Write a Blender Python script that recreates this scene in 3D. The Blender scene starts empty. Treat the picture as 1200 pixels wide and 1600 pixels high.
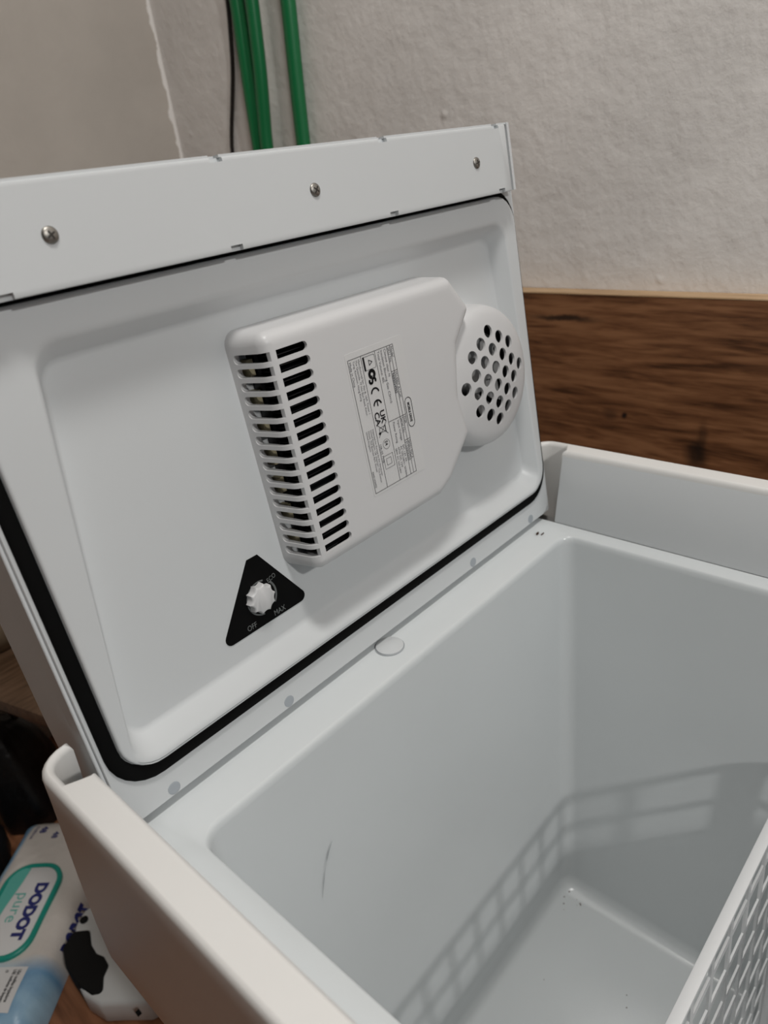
import bpy, bmesh, math, random
from mathutils import Vector, Matrix
from math import sin, cos, pi, radians
sc = bpy.context.scene
COL = sc.collection
S = 0.3            # one working unit = 0.3 m
Z0 = 2.55          # the floor lies 2.55 units below the camera

def W(x, y, z):
    return Vector((x * S, y * S, (z + Z0) * S))

# ------------------------------------------------------------------ camera
cam_d = bpy.data.cameras.new('camera')
cam = bpy.data.objects.new('camera', cam_d)
COL.objects.link(cam)
sc.camera = cam
R0 = Vector((0.66821273, -0.73465926, -0.11733508))
R1 = Vector((-0.40221045, -0.2240532, -0.88770881))
R2 = Vector((0.6258742, 0.64037172, -0.44520283))
# rows above are cam axes expressed as (cam x . world xyz) etc
m = Matrix(((R0.x, -R1.x, -R2.x, 0), (R0.y, -R1.y, -R2.y, 0), (R0.z, -R1.z, -R2.z, 0), (0, 0, 0, 1)))
cam.matrix_world = Matrix.Translation(W(0, 0, 0)) @ m
cam_d.sensor_fit = 'HORIZONTAL'
cam_d.sensor_width = 36
cam_d.lens = 36 * 1122.69 / 1200
cam_d.clip_start = 0.01
cam_d.dof.use_dof = True
cam_d.dof.focus_distance = 0.42
cam_d.dof.aperture_fstop = 13

# ------------------------------------------------------------------ light and exposure
wd = bpy.data.worlds.new('world')
sc.world = wd
wd.use_nodes = True
bg = wd.node_tree.nodes['Background']
bg.inputs[0].default_value = (0.80, 0.9, 1.0, 1)
bg.inputs[1].default_value = 0.25
sc.view_settings.view_transform = 'Standard'
sc.view_settings.look = 'None'
sc.view_settings.exposure = -0.2
sc.view_settings.gamma = 1.0
sc.view_settings.use_curve_mapping = False

def area(name, loc, target, size, power, color, size_y=None, spread=None):
    d = bpy.data.lights.new(name, 'AREA')
    d.energy = power
    d.color = color
    d.shape = 'RECTANGLE'
    d.size = size
    d.size_y = size_y or size
    if spread:
        d.spread = radians(spread)
    o = bpy.data.objects.new(name, d)
    COL.objects.link(o)
    o.location = loc
    o.rotation_euler = (target - loc).to_track_quat('-Z', 'Y').to_euler()
    return o

# lamp fitting that throws the basket's shadow, an added bluish fill at the front with no real window, light from the ceiling
area('lamp_light', W(-0.25, -4.0, 2.44), W(1.2, 0.6, -1.5), 0.075, 10.0, (1.0, 0.98, 0.95))
area('front_fill', W(2.2, -7.2, 1.2), W(1.3, 1.0, -1.0), 1.3, 5.0, (0.70, 0.88, 1.0), 1.1)
area('ceiling_light', W(0.4, -0.2, 3.7), W(0.7, 0.2, -2), 0.2, 10.5, (1.0, 0.975, 0.935))

# ------------------------------------------------------------------ helpers
def link(name, me, mat=None, parent=None):
    o = bpy.data.objects.new(name, me)
    COL.objects.link(o)
    if mat is not None:
        me.materials.clear()
        me.materials.append(mat)
    if parent is not None:
        o.parent = parent
        if parent.type == 'EMPTY':
            o.matrix_parent_inverse = Matrix.Translation(-parent.location)
    return o

def fin(bm, name, mat=None, parent=None, angle=35, smooth=True):
    bmesh.ops.remove_doubles(bm, verts=bm.verts, dist=1e-6)
    bmesh.ops.recalc_face_normals(bm, faces=bm.faces)
    me = bpy.data.meshes.new(name)
    bm.to_mesh(me)
    bm.free()
    if smooth:
        me.shade_smooth()
        me.set_sharp_from_angle(angle=radians(angle))
    return link(name, me, mat, parent)

def root(name, label, cat, loc, group=None):
    o = bpy.data.objects.new(name, None)
    o.empty_display_size = 0.05
    COL.objects.link(o)
    o.location = loc
    o['label'] = label
    o['category'] = cat
    if group:
        o['group'] = group
    return o

def roundpoly(pts, rad, n=6):
    """2-D polygon with rounded corners; rad a number or one per corner."""
    if not hasattr(rad, '__len__'):
        rad = [rad] * len(pts)
    out = []
    k = len(pts)
    for i in range(k):
        p = Vector(pts[i]); a = Vector(pts[i - 1]); b = Vector(pts[(i + 1) % k]); r = rad[i]
        u = (a - p).normalized(); v = (b - p).normalized()
        ang = u.angle(v)
        if r <= 1e-6 or ang > pi - 1e-3:
            out += [tuple(p)] * 1 if r <= 1e-6 else [tuple(p)] * (n + 1)
            continue
        d = min(r / math.tan(ang / 2), 0.49 * (a - p).length, 0.49 * (b - p).length)
        r2 = d * math.tan(ang / 2)
        c = p + (u + v).normalized() * (r2 / sin(ang / 2))
        s = p + u * d - c; e = p + v * d - c
        a0 = math.atan2(s.y, s.x); a1 = math.atan2(e.y, e.x)
        da = (a1 - a0 + pi) % (2 * pi) - pi
        for j in range(n + 1):
            t = a0 + da * j / n
            out.append((c.x + r2 * cos(t), c.y + r2 * sin(t)))
    return out

def inset(pts, d):
    """move every edge of a polygon inward by d"""
    k = len(pts)
    area2 = sum(pts[i][0] * pts[(i + 1) % k][1] - pts[(i + 1) % k][0] * pts[i][1] for i in range(k))
    sg = 1 if area2 > 0 else -1
    out = []
    for i in range(k):
        p = Vector(pts[i]); a = Vector(pts[i - 1]); b = Vector(pts[(i + 1) % k])
        e1 = (p - a).normalized(); e2 = (b - p).normalized()
        n1 = Vector((-e1.y, e1.x)) * sg; n2 = Vector((-e2.y, e2.x)) * sg
        q = n1 + n2
        q = q / max(q.dot(n1), 0.2)
        out.append(tuple(p + q * d))
    return out

def loft(bm, loops, cap0=True, cap1=True):
    rings = [[bm.verts.new(p) for p in l] for l in loops]
    n = len(rings[0])
    for a, b in zip(rings, rings[1:]):
        for i in range(n):
            j = (i + 1) % n
            try:
                bm.faces.new((a[i], a[j], b[j], b[i]))
            except ValueError:
                pass
    if cap0:
        bm.faces.new(rings[0][::-1])
    if cap1:
        bm.faces.new(rings[-1])
    return rings

def boxw(bm, f, x0, x1, y0, y1, z0, z1):
    """box in the frame of f(a, b, c)"""
    l0 = [f(x0, y0, z0), f(x1, y0, z0), f(x1, y1, z0), f(x0, y1, z0)]
    l1 = [f(x0, y0, z1), f(x1, y0, z1), f(x1, y1, z1), f(x0, y1, z1)]
    loft(bm, [l0, l1])

def bevel_all(bm, off, seg=2, angle=30):
    bmesh.ops.remove_doubles(bm, verts=bm.verts, dist=1e-6)
    bmesh.ops.recalc_face_normals(bm, faces=bm.faces)
    es = [e for e in bm.edges if len(e.link_faces) == 2 and e.calc_face_angle(0) > radians(angle)]
    bmesh.ops.bevel(bm, geom=es, offset=off, segments=seg, affect='EDGES', profile=0.5, clamp_overlap=True)

def boolean(o, bm_cut, op='DIFFERENCE', angle=35):
    bmesh.ops.remove_doubles(bm_cut, verts=bm_cut.verts, dist=1e-6)
    bmesh.ops.recalc_face_normals(bm_cut, faces=bm_cut.faces)
    me = bpy.data.meshes.new('cut'); bm_cut.to_mesh(me); bm_cut.free()
    c = bpy.data.objects.new('cut', me); COL.objects.link(c)
    md = o.modifiers.new('b', 'BOOLEAN'); md.object = c; md.operation = op; md.solver = 'EXACT'
    bpy.context.view_layer.update()
    dg = bpy.context.evaluated_depsgraph_get()
    nm = bpy.data.meshes.new_from_object(o.evaluated_get(dg))
    o.modifiers.clear()
    old = o.data; mats = list(old.materials)
    o.data = nm
    nm.name = o.name
    nm.materials.clear()
    for mt in mats:
        nm.materials.append(mt)
    for p in nm.polygons:
        p.material_index = 0
    bpy.data.objects.remove(c)
    bpy.data.meshes.remove(me)
    nm.shade_smooth()
    nm.set_sharp_from_angle(angle=radians(angle))

def tube(bm, pts, r, n=10, caps=True):
    pts = [Vector(p) for p in pts]
    loops = []
    ref = Vector((0.31, 0.91, 0.2)).normalized()
    for i, p in enumerate(pts):
        d = (pts[min(i + 1, len(pts) - 1)] - pts[max(i - 1, 0)]).normalized()
        u = d.cross(ref).normalized(); v = d.cross(u)
        rr = r[i] if hasattr(r, '__len__') else r
        loops.append([p + (u * cos(2 * pi * k / n) + v * sin(2 * pi * k / n)) * rr for k in range(n)])
    loft(bm, loops, caps, caps)

def text_into(bm, body, size, f, ox, oy, ang=0, bold=0.0, sx=1.0, depth=0.0006, align='LEFT'):
    """lettering as thin mesh; f(u, v, w) maps label coordinates to the world"""
    cu = bpy.data.curves.new('t', 'FONT')
    cu.body = body; cu.size = size; cu.offset = bold
    cu.align_x = align
    cu.resolution_u = 3
    ob = bpy.data.objects.new('t', cu); COL.objects.link(ob)
    bpy.context.view_layer.update()
    me = bpy.data.meshes.new_from_object(ob.evaluated_get(bpy.context.evaluated_depsgraph_get()))
    bpy.data.objects.remove(ob); bpy.data.curves.remove(cu)
    c, s = cos(ang), sin(ang)
    vs = [bm.verts.new(f(ox + sx * v.co.x * c - v.co.y * s, oy + sx * v.co.x * s + v.co.y * c, depth)) for v in me.vertices]
    for p in me.polygons:
        try:
            bm.faces.new([vs[i] for i in p.vertices])
        except ValueError:
            pass
    bpy.data.meshes.remove(me)

def flat(bm, f, pts, w=0.0006):
    bm.faces.new([bm.verts.new(f(x, y, w)) for x, y in pts])

def stroke(bm, f, pts, width, w=0.0006, closed=False):
    k = len(pts)
    for i in range(k if closed else k - 1):
        a = Vector(pts[i]); b = Vector(pts[(i + 1) % k])
        d = (b - a)
        if d.length < 1e-9:
            continue
        d.normalize(); n = Vector((-d.y, d.x)) * width / 2
        a2 = a - d * width * 0.3; b2 = b + d * width * 0.3
        flat(bm, f, [a2 - n, b2 - n, b2 + n, a2 + n], w)

def arc(cx, cy, r, a0, a1, n=16):
    return [(cx + r * cos(radians(a0 + (a1 - a0) * i / n)), cy + r * sin(radians(a0 + (a1 - a0) * i / n))) for i in range(n + 1)]

# ------------------------------------------------------------------ materials
def mat(name, col, rough=0.5, metal=0.0, bump=None, spec=0.5, var=None):
    m = bpy.data.materials.new(name); m.use_nodes = True
    nt = m.node_tree; b = nt.nodes['Principled BSDF']
    b.inputs['Base Color'].default_value = (*col, 1)
    b.inputs['Roughness'].default_value = rough
    b.inputs['Metallic'].default_value = metal
    b.inputs['Specular IOR Level'].default_value = spec
    tc = nt.nodes.new('ShaderNodeTexCoord')
    if var:
        n = nt.nodes.new('ShaderNodeTexNoise'); n.inputs['Scale'].default_value = var[0]; n.inputs['Detail'].default_value = 6
        mr = nt.nodes.new('ShaderNodeMapRange'); mr.inputs[1].default_value = 0.3; mr.inputs[2].default_value = 0.7
        mr.inputs[3].default_value = 1 - var[1]; mr.inputs[4].default_value = 1 + var[1] * 0.4
        mx = nt.nodes.new('ShaderNodeMix'); mx.data_type = 'RGBA'; mx.blend_type = 'MULTIPLY'; mx.inputs[0].default_value = 1
        mx.inputs[6].default_value = (*col, 1)
        nt.links.new(tc.outputs['Object'], n.inputs['Vector'])
        nt.links.new(n.outputs[0], mr.inputs[0]); nt.links.new(mr.outputs[0], mx.inputs[7])
        nt.links.new(mx.outputs[2], b.inputs['Base Color'])
    if bump:
        n = nt.nodes.new('ShaderNodeTexNoise'); n.inputs['Scale'].default_value = bump[0]; n.inputs['Detail'].default_value = 5
        bp = nt.nodes.new('ShaderNodeBump'); bp.inputs['Strength'].default_value = bump[1]; bp.inputs['Distance'].default_value = bump[2]
        nt.links.new(tc.outputs['Object'], n.inputs['Vector'])
        nt.links.new(n.outputs[0], bp.inputs['Height']); nt.links.new(bp.outputs[0], b.inputs['Normal'])
    return m

M = {}
M['white'] = mat('white_plastic', (0.61, 0.63, 0.64), 0.34, bump=(900, 0.04, 0.0002), var=(7, 0.02))
M['gloss'] = mat('glossy_liner_plastic', (0.65, 0.68, 0.69), 0.2, var=(6, 0.03))
M['shell'] = mat('body_plastic', (0.76, 0.75, 0.73), 0.42, bump=(1500, 0.08, 0.0002), var=(9, 0.03))
M['housing'] = mat('housing_plastic', (0.60, 0.60, 0.605), 0.4, bump=(1200, 0.06, 0.0002))
M['rubber'] = mat('black_rubber', (0.003, 0.003, 0.003), 0.7, spec=0.08)
M['black'] = mat('black_print_plate', (0.003, 0.003, 0.003), 0.6, spec=0.08)
M['dark'] = mat('dark_metal', (0.02, 0.02, 0.022), 0.35, 0.5)
M['fan'] = mat('fan_plastic', (0.34, 0.34, 0.34), 0.5)
M['steel'] = mat('screw_steel', (0.30, 0.285, 0.26), 0.42, 1.0)
M['recess'] = mat('cross_recess', (0.05, 0.045, 0.04), 0.5, 0.6)
M['plug'] = mat('hole_shade', (0.36, 0.39, 0.42), 0.55)  # darker grey stands for the shade inside the screw holes
M['sticker'] = mat('label_film', (0.61, 0.61, 0.61), 0.3)
M['ink'] = mat('black_ink', (0.012, 0.012, 0.014), 0.5, spec=0.2)
M['greyink'] = mat('grey_ink', (0.12, 0.12, 0.13), 0.6, spec=0.2)
M['panelprint'] = mat('silver_print', (0.17, 0.18, 0.18), 0.6, spec=0.2)
M['basket'] = mat('basket_plastic', (0.76, 0.77, 0.78), 0.3)
M['hose'] = mat('green_hose', (0.006, 0.16, 0.05), 0.4, bump=(90, 0.1, 0.001))
M['cable'] = mat('black_cable', (0.012, 0.009, 0.008), 0.5)
M['navy'] = mat('navy_print', (0.03, 0.035, 0.16), 0.5, spec=0.2)
M['teal'] = mat('teal_plastic', (0.008, 0.27, 0.21), 0.4)
M['tealpale'] = mat('pale_teal_print', (0.10, 0.42, 0.36), 0.5)
M['lidwhite'] = mat('pack_lid_white', (0.66, 0.66, 0.66), 0.35)
M['device'] = mat('device_white', (0.66, 0.68, 0.68), 0.3)
M['grip'] = mat('grip_black', (0.01, 0.01, 0.01), 0.7, spec=0.15)
M['bag'] = mat('black_nylon', (0.006, 0.006, 0.007), 0.45, bump=(60, 0.6, 0.004))
M['pot'] = mat('beige_glaze', (0.30, 0.24, 0.17), 0.5)
M['scuff'] = mat('grey_scuff', (0.36, 0.38, 0.40), 0.7)
M['dirt'] = mat('brown_speck', (0.06, 0.03, 0.015), 0.8)

def plaster(name, col, rough=0.85, lump=1.0, overspill=None):
    m = bpy.data.materials.new(name); m.use_nodes = True
    nt = m.node_tree; b = nt.nodes['Principled BSDF']; b.inputs['Roughness'].default_value = rough
    b.inputs['Specular IOR Level'].default_value = 0.25
    N = nt.nodes.new; Lk = nt.links.new
    tc = N('ShaderNodeTexCoord')
    def noise(sc_, det, r=0.55):
        n = N('ShaderNodeTexNoise'); n.inputs['Scale'].default_value = sc_; n.inputs['Detail'].default_value = det
        n.inputs['Roughness'].default_value = r
        Lk(tc.outputs['Object'], n.inputs['Vector']); return n
    n1, n2, n3 = noise(6, 4), noise(38, 5), noise(170, 3)
    vo = N('ShaderNodeTexVoronoi'); vo.inputs['Scale'].default_value = 24; Lk(tc.outputs['Object'], vo.inputs['Vector'])
    mr = N('ShaderNodeMapRange'); mr.inputs[1].default_value = 0.0; mr.inputs[2].default_value = 0.16; mr.inputs[3].default_value = 1; mr.inputs[4].default_value = 0
    mr.interpolation_type = 'SMOOTHSTEP'
    Lk(vo.outputs['Distance'], mr.inputs[0])
    msk = N('ShaderNodeMapRange'); msk.inputs[1].default_value = 0.56; msk.inputs[2].default_value = 0.66; Lk(noise(17, 2).outputs[0], msk.inputs[0])
    mu = N('ShaderNodeMath'); mu.operation = 'MULTIPLY'; Lk(mr.outputs[0], mu.inputs[0]); Lk(msk.outputs[0], mu.inputs[1])
    def add(a, ka, b_, kb):
        x = N('ShaderNodeMath'); x.operation = 'MULTIPLY'; x.inputs[1].default_value = ka; Lk(a, x.inputs[0])
        y = N('ShaderNodeMath'); y.operation = 'MULTIPLY_ADD'; y.inputs[1].default_value = kb; Lk(b_, y.inputs[0]); Lk(x.outputs[0], y.inputs[2])
        return y.outputs[0]
    h = add(n1.outputs[0], 0.5, n2.outputs[0], 0.22)
    h = add(h, 1.0, n3.outputs[0], 0.04)
    h = add(h, 1.0, mu.outputs[0], 0.14)
    bp = N('ShaderNodeBump'); bp.inputs['Strength'].default_value = 0.75 * lump; bp.inputs['Distance'].default_value = 0.012
    Lk(h, bp.inputs['Height']); Lk(bp.outputs[0], b.inputs['Normal'])
    cr = N('ShaderNodeValToRGB'); Lk(n1.outputs[0], cr.inputs[0])
    cr.color_ramp.elements[0].position = 0.3; cr.color_ramp.elements[0].color = (col[0] * 0.86, col[1] * 0.86, col[2] * 0.86, 1)
    cr.color_ramp.elements[1].position = 0.7; cr.color_ramp.elements[1].color = (*col, 1)
    out = cr.outputs[0]
    if overspill:
        # rough paint line: the white coat of the other wall laps round the corner
        sp = N('ShaderNodeSeparateXYZ'); Lk(tc.outputs['Object'], sp.inputs[0])
        nn = noise(22, 4)
        a = N('ShaderNodeMath'); a.operation = 'MULTIPLY_ADD'; a.inputs[1].default_value = 0.03; Lk(nn.outputs[0], a.inputs[0]); Lk(sp.outputs[0], a.inputs[2])
        g = N('ShaderNodeMath'); g.operation = 'GREATER_THAN'; g.inputs[1].default_value = overspill[0]; Lk(a.outputs[0], g.inputs[0])
        mx = N('ShaderNodeMix'); mx.data_type = 'RGBA'; Lk(g.outputs[0], mx.inputs[0]); Lk(out, mx.inputs[6]); mx.inputs[7].default_value = (*overspill[1], 1)
        out = mx.outputs[2]
    Lk(out, b.inputs['Base Color'])
    return m

WHITEWALL = (0.86, 0.83, 0.80)
M['plaster'] = plaster('white_plaster', WHITEWALL)
M['plaster_back'] = plaster('greige_plaster', (0.56, 0.51, 0.46), lump=0.5, overspill=(2.32 * S + 0.0095, WHITEWALL))
M['dimwall'] = plaster('dim_wall', (0.06, 0.055, 0.05), lump=0.4)  # near-black on the unseen walls, chosen to keep bounce light down
M['ceiling'] = plaster('ceiling_paint', (0.6, 0.56, 0.52), lump=0.3)

def wood(name, c_dark, c_mid, c_light, along=(1, 0, 0), knots=(), rough=0.5, scale=1.0):
    """oak laminate, grain along one axis of the world"""
    m = bpy.data.materials.new(name); m.use_nodes = True
    nt = m.node_tree; b = nt.nodes['Principled BSDF']; b.inputs['Roughness'].default_value = rough
    b.inputs['Specular IOR Level'].default_value = 0.35
    N = nt.nodes.new; Lk = nt.links.new
    tc = N('ShaderNodeTexCoord')
    mp = N('ShaderNodeMapping'); Lk(tc.outputs['Object'], mp.inputs[0])
    mp.inputs['Scale'].default_value = tuple((1.0 if a else 9.0) * scale for a in along)
    def noise(sc_, det, dist=0.0, src=mp.outputs[0]):
        n = N('ShaderNodeTexNoise'); n.inputs['Scale'].default_value = sc_; n.inputs['Detail'].default_value = det
        n.inputs['Distortion'].default_value = dist; Lk(src, n.inputs['Vector']); return n
    a = noise(4.5, 8, 0.9); f = noise(22, 6, 0.4)
    mix = N('ShaderNodeMath'); mix.operation = 'MULTIPLY_ADD'; mix.inputs[1].default_value = 0.45; Lk(f.outputs[0], mix.inputs[0])
    k = N('ShaderNodeMath'); k.operation = 'MULTIPLY'; k.inputs[1].default_value = 0.6; Lk(a.outputs[0], k.inputs[0]); Lk(k.outputs[0], mix.inputs[2])
    cr = N('ShaderNodeValToRGB'); Lk(mix.outputs[0], cr.inputs[0])
    e = cr.color_ramp.elements; e[0].position = 0.40; e[0].color = (*c_dark, 1); e[1].position = 0.62; e[1].color = (*c_light, 1)
    q = e.new(0.5); q.color = (*c_mid, 1)
    out = cr.outputs[0]
    for (p, sz, st) in knots:
        mk = N('ShaderNodeMapping'); mk.vector_type = 'TEXTURE'
        mk.inputs['Location'].default_value = tuple(p); mk.inputs['Scale'].default_value = sz
        dn = N('ShaderNodeTexNoise'); dn.inputs['Scale'].default_value = 60; Lk(tc.outputs['Object'], dn.inputs['Vector'])
        va = N('ShaderNodeVectorMath'); va.operation = 'SCALE'; va.inputs['Scale'].default_value = 0.006; Lk(dn.outputs['Color'], va.inputs[0])
        vb = N('ShaderNodeVectorMath'); vb.operation = 'ADD'; Lk(tc.outputs['Object'], vb.inputs[0]); Lk(va.outputs[0], vb.inputs[1])
        Lk(vb.outputs[0], mk.inputs[0])
        ln = N('ShaderNodeVectorMath'); ln.operation = 'LENGTH'; Lk(mk.outputs[0], ln.inputs[0])
        mr = N('ShaderNodeMapRange'); mr.inputs[1].default_value = 0.25; mr.inputs[2].default_value = 1.0; mr.inputs[3].default_value = st; mr.inputs[4].default_value = 0
        mr.interpolation_type = 'SMOOTHSTEP'; Lk(ln.outputs['Value'], mr.inputs[0])
        mx = N('ShaderNodeMix'); mx.data_type = 'RGBA'; Lk(mr.outputs[0], mx.inputs[0]); Lk(out, mx.inputs[6]); mx.inputs[7].default_value = (0.012, 0.007, 0.005, 1)
        out = mx.outputs[2]
    Lk(out, b.inputs['Base Color'])
    bp = N('ShaderNodeBump'); bp.inputs['Strength'].default_value = 0.15; bp.inputs['Distance'].default_value = 0.001
    Lk(f.outputs[0], bp.inputs['Height']); Lk(bp.outputs[0], b.inputs['Normal'])
    return m

kn = [(W(2.25, 1.068, -0.900), (0.02, 0.0045, 0.005), 1.0), (W(2.25, 0.815, -1.0), (0.02, 0.016, 0.022), 0.85),
      (W(2.25, 1.30, -0.577), (0.02, 0.055, 0.005), 0.9), (W(2.25, 1.12, -0.905), (0.02, 0.012, 0.010), 0.45),
      (W(2.25, 0.80, -0.95), (0.02, 0.007, 0.03), 0.5)]
M['oak'] = wood('rustic_oak', (0.075, 0.030, 0.012), (0.19, 0.080, 0.034), (0.30, 0.140, 0.064), (0, 1, 0), kn)
M['oaklit'] = wood('oak_lit_edge', (0.42, 0.27, 0.15), (0.52, 0.35, 0.2), (0.6, 0.42, 0.26), (0, 1, 0))  # paler than the board: light on its upper edge put into the colour
M['floorwood'] = wood('floor_wood', (0.14, 0.055, 0.025), (0.25, 0.105, 0.05), (0.34, 0.15, 0.075), (0, 1, 0), scale=0.6)
M['benchwood'] = wood('bench_wood', (0.07, 0.04, 0.022), (0.12, 0.07, 0.04), (0.17, 0.10, 0.06), (1, 0, 0))

# ------------------------------------------------------------------ the room
def slab(name, x0, x1, y0, y1, z0, z1, m):
    bm = bmesh.new(); boxw(bm, W, x0, x1, y0, y1, z0, z1)
    o = fin(bm, name, m, smooth=False); o['kind'] = 'structure'
    return o
XL, XR, YF, YB, ZC = -5.0, 2.32, -7.6, 3.48, 5.4
slab('floor', XL, XR, YF, YB, -2.75, -2.55, M['floorwood'])
slab('ceiling', XL, XR, YF, YB, ZC, ZC + 0.2, M['ceiling'])
slab('wall_right', XR, XR + 0.3, YF, YB, -2.75, ZC + 0.2, M['plaster'])
slab('wall_back', XL - 0.3, XR + 0.3, YB, YB + 0.3, -2.75, ZC + 0.2, M['plaster_back'])
slab('wall_left', XL - 0.3, XL, YF, YB, -2.75, ZC + 0.2, M['dimwall'])
slab('wall_front', XL - 0.3, XR + 0.3, YF - 0.3, YF, -2.75, ZC + 0.2, M['dimwall'])

# ------------------------------------------------------------------ oak board against the right wall
t = root('oak_board', 'long brown oak board with dark knots standing against the white plaster wall', 'board', W(2.28, 0.3, -2.55))
PZT = -0.50
bm = bmesh.new(); boxw(bm, W, 2.25, 2.318, -3.4, 2.15, -2.549, PZT - 0.006)
fin(bm, 'board_panel', M['oak'], t, smooth=False)
bm = bmesh.new(); boxw(bm, W, 2.249, 2.318, -3.4, 2.15, PZT - 0.006, PZT); bevel_all(bm, 0.0004, 1)
o = fin(bm, 'lit_edge', M['oaklit'], t, smooth=False); o['label'] = 'upper edge of the board, coloured paler as if lit from above'

# ------------------------------------------------------------------ hoses and cable on the wall
def wallrun(name, pts, r, m, label, cat, group=None):
    P = []
    ctrl = [W(*p) for p in pts]
    for i in range(len(ctrl) - 1):
        for k in range(8):
            P.append(ctrl[i].lerp(ctrl[i + 1], k / 8))
    P.append(ctrl[-1])
    for _ in range(3):
        P = [P[0]] + [(P[i - 1] + P[i] * 2 + P[i + 1]) / 4 for i in range(1, len(P) - 1)] + [P[-1]]
    bm = bmesh.new(); tube(bm, P, r * S, 14)
    o = fin(bm, name, m); o['label'] = label; o['category'] = cat
    if group:
        o['group'] = group
wallrun('cable', [(2.305, 2.875, 5.35), (2.305, 2.875, 2), (2.305, 2.877, 0.66), (2.305, 2.93, 0.4), (2.305, 3.06, 0.08), (2.305, 3.12, -1), (2.305, 3.1, -2.54)], 0.0095, M['cable'],
        'thin black cable hanging down the plaster, left of the green hoses', 'cable')
wallrun('hose', [(2.285, 2.75, 5.35), (2.285, 2.78, 2), (2.285, 2.80, 0.65), (2.285, 2.815, 0.35), (2.285, 2.825, 0.07), (2.285, 2.81, -1), (2.285, 2.80, -2.54)], 0.030, M['hose'],
        'green hose in front of the pair, left of the two green runs', 'hose', 'green hoses down the wall')
wallrun('hose', [(2.262, 2.60, 5.35), (2.262, 2.62, 2), (2.262, 2.675, 0.65), (2.262, 2.70, 0.35), (2.262, 2.745, 0.07), (2.262, 2.76, -1), (2.262, 2.72, -2.54)], 0.028, M['hose'],
        'middle green hose, pressed against the hose on its left', 'hose', 'green hoses down the wall')
wallrun('hose', [(2.285, 2.45, 5.35), (2.285, 2.47, 2), (2.285, 2.49, 0.6), (2.285, 2.51, 0.35), (2.285, 2.53, 0.05), (2.285, 2.54, -1), (2.285, 2.5, -2.54)], 0.030, M['hose'],
        'rightmost green hose, running down the plaster on its own', 'hose', 'green hoses down the wall')

# ------------------------------------------------------------------ the cooler
cool = root('cooler', 'white electric cool box standing open with its interior showing', 'cool box', W(0.944, 0.4, -2.55))
CX = 0.944
def rrect(x0, x1, y0, y1, r, z, n=7):
    return [W(a, b, z) for a, b in roundpoly([(x0, y0), (x1, y0), (x1, y1), (x0, y1)], r, n)]

# liner: floor of the tub, walls, ledge
bm = bmesh.new()
LB = 1.10   # outer back of the ledge
YFI = -0.42  # unseen front, made deeper than the lid to let lamplight onto the basket
loops = [rrect(.285, 1.603, YFI - .05, LB, .02, -1.0),
         rrect(.327, 1.561, YFI - .010, .901, .045, -1.0015),
         rrect(.330, 1.558, YFI - .007, .8975, .042, -1.004),
         rrect(.3325, 1.5555, YFI - .004, .894, .04, -1.010),
         rrect(.334, 1.554, YFI - .003, .8925, .04, -1.022),
         rrect(.358, 1.532, YFI + .01, .884, .045, -2.36),
         rrect(.364, 1.526, YFI + .018, .876, .04, -2.395),
         rrect(.380, 1.510, YFI + .034, .860, .04, -2.41)]
loft(bm, loops, cap0=False, cap1=True)
liner = fin(bm, 'liner', M['gloss'], cool, angle=60)
liner['label'] = 'glossy white tub inside the cool box'
# slanted inner faces of the side walls, above the ledge
def inner_face(side):
    X = (lambda x: x) if side < 0 else (lambda x: 2 * CX - x)
    bm = bmesh.new()
    prof = [(.212, -.806), (.235, -.806), (.285, -1.001), (.212, -1.001)]
    l = [[W(X(x), y, z) for x, z in prof] for y in (YFI - .05, .955)]
    loft(bm, l); bevel_all(bm, 0.0012, 2)
    return fin(bm, 'inner_cheek', M['white'], cool)
inner_face(-1); inner_face(1)

# side walls with the hinge ear at the back
def arm(side):
    X = (lambda x: x) if side < 0 else (lambda x: 2 * CX - x)
    xo = .176
    def plan(d, f):
        """outline at inset d and back flare f"""
        P = []
        yb = 1.058 + f; r = .055
        xe = .240
        P.append((xo + d, YFI - .08 + d))
        P.append((xo + d, yb - r))
        for k in range(1, 7):
            a = pi - k * (pi / 2) / 6
            P.append((xo + r + (r - d) * cos(a), yb - r + (r - d) * sin(a)))
        P.append((xe - d, yb - d))
        P.append((xe - d, yb - .020 + d))
        for k in range(0, 6):
            a = pi / 2 + k * (pi / 2) / 5
            P.append((xo + r + (r - .020 + d) * cos(a), yb - r + (r - .020 + d) * sin(a)))
        P.append((xo + .020 - d, .955 + d * 1.0 + .0))
        P.append((.237 - d, .955 - d))
        P.append((.237 - d, YFI - .08 + d))
        return P
    levels = [(-.7975, .0095, 0), (-.7985, .007, 0), (-.801, .0040, .0), (-.8045, .0015, .001), (-.81, 0, .002),
              (-.865, 0, .012), (-.98, 0, .040), (-1.08, 0, .066), (-1.16, 0, .084), (-1.262, 0, .104), (-1.36, 0, .112), (-1.385, .004, .100), (-1.40, .012, .085)]
    bm = bmesh.new()
    loops = [[W(X(x), y, z) for x, y in plan(d, f)] for z, d, f in levels]
    loft(bm, loops)
    return fin(bm, 'side_wall', M['shell'], cool, angle=40)
arm(-1); arm(1)
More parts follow.
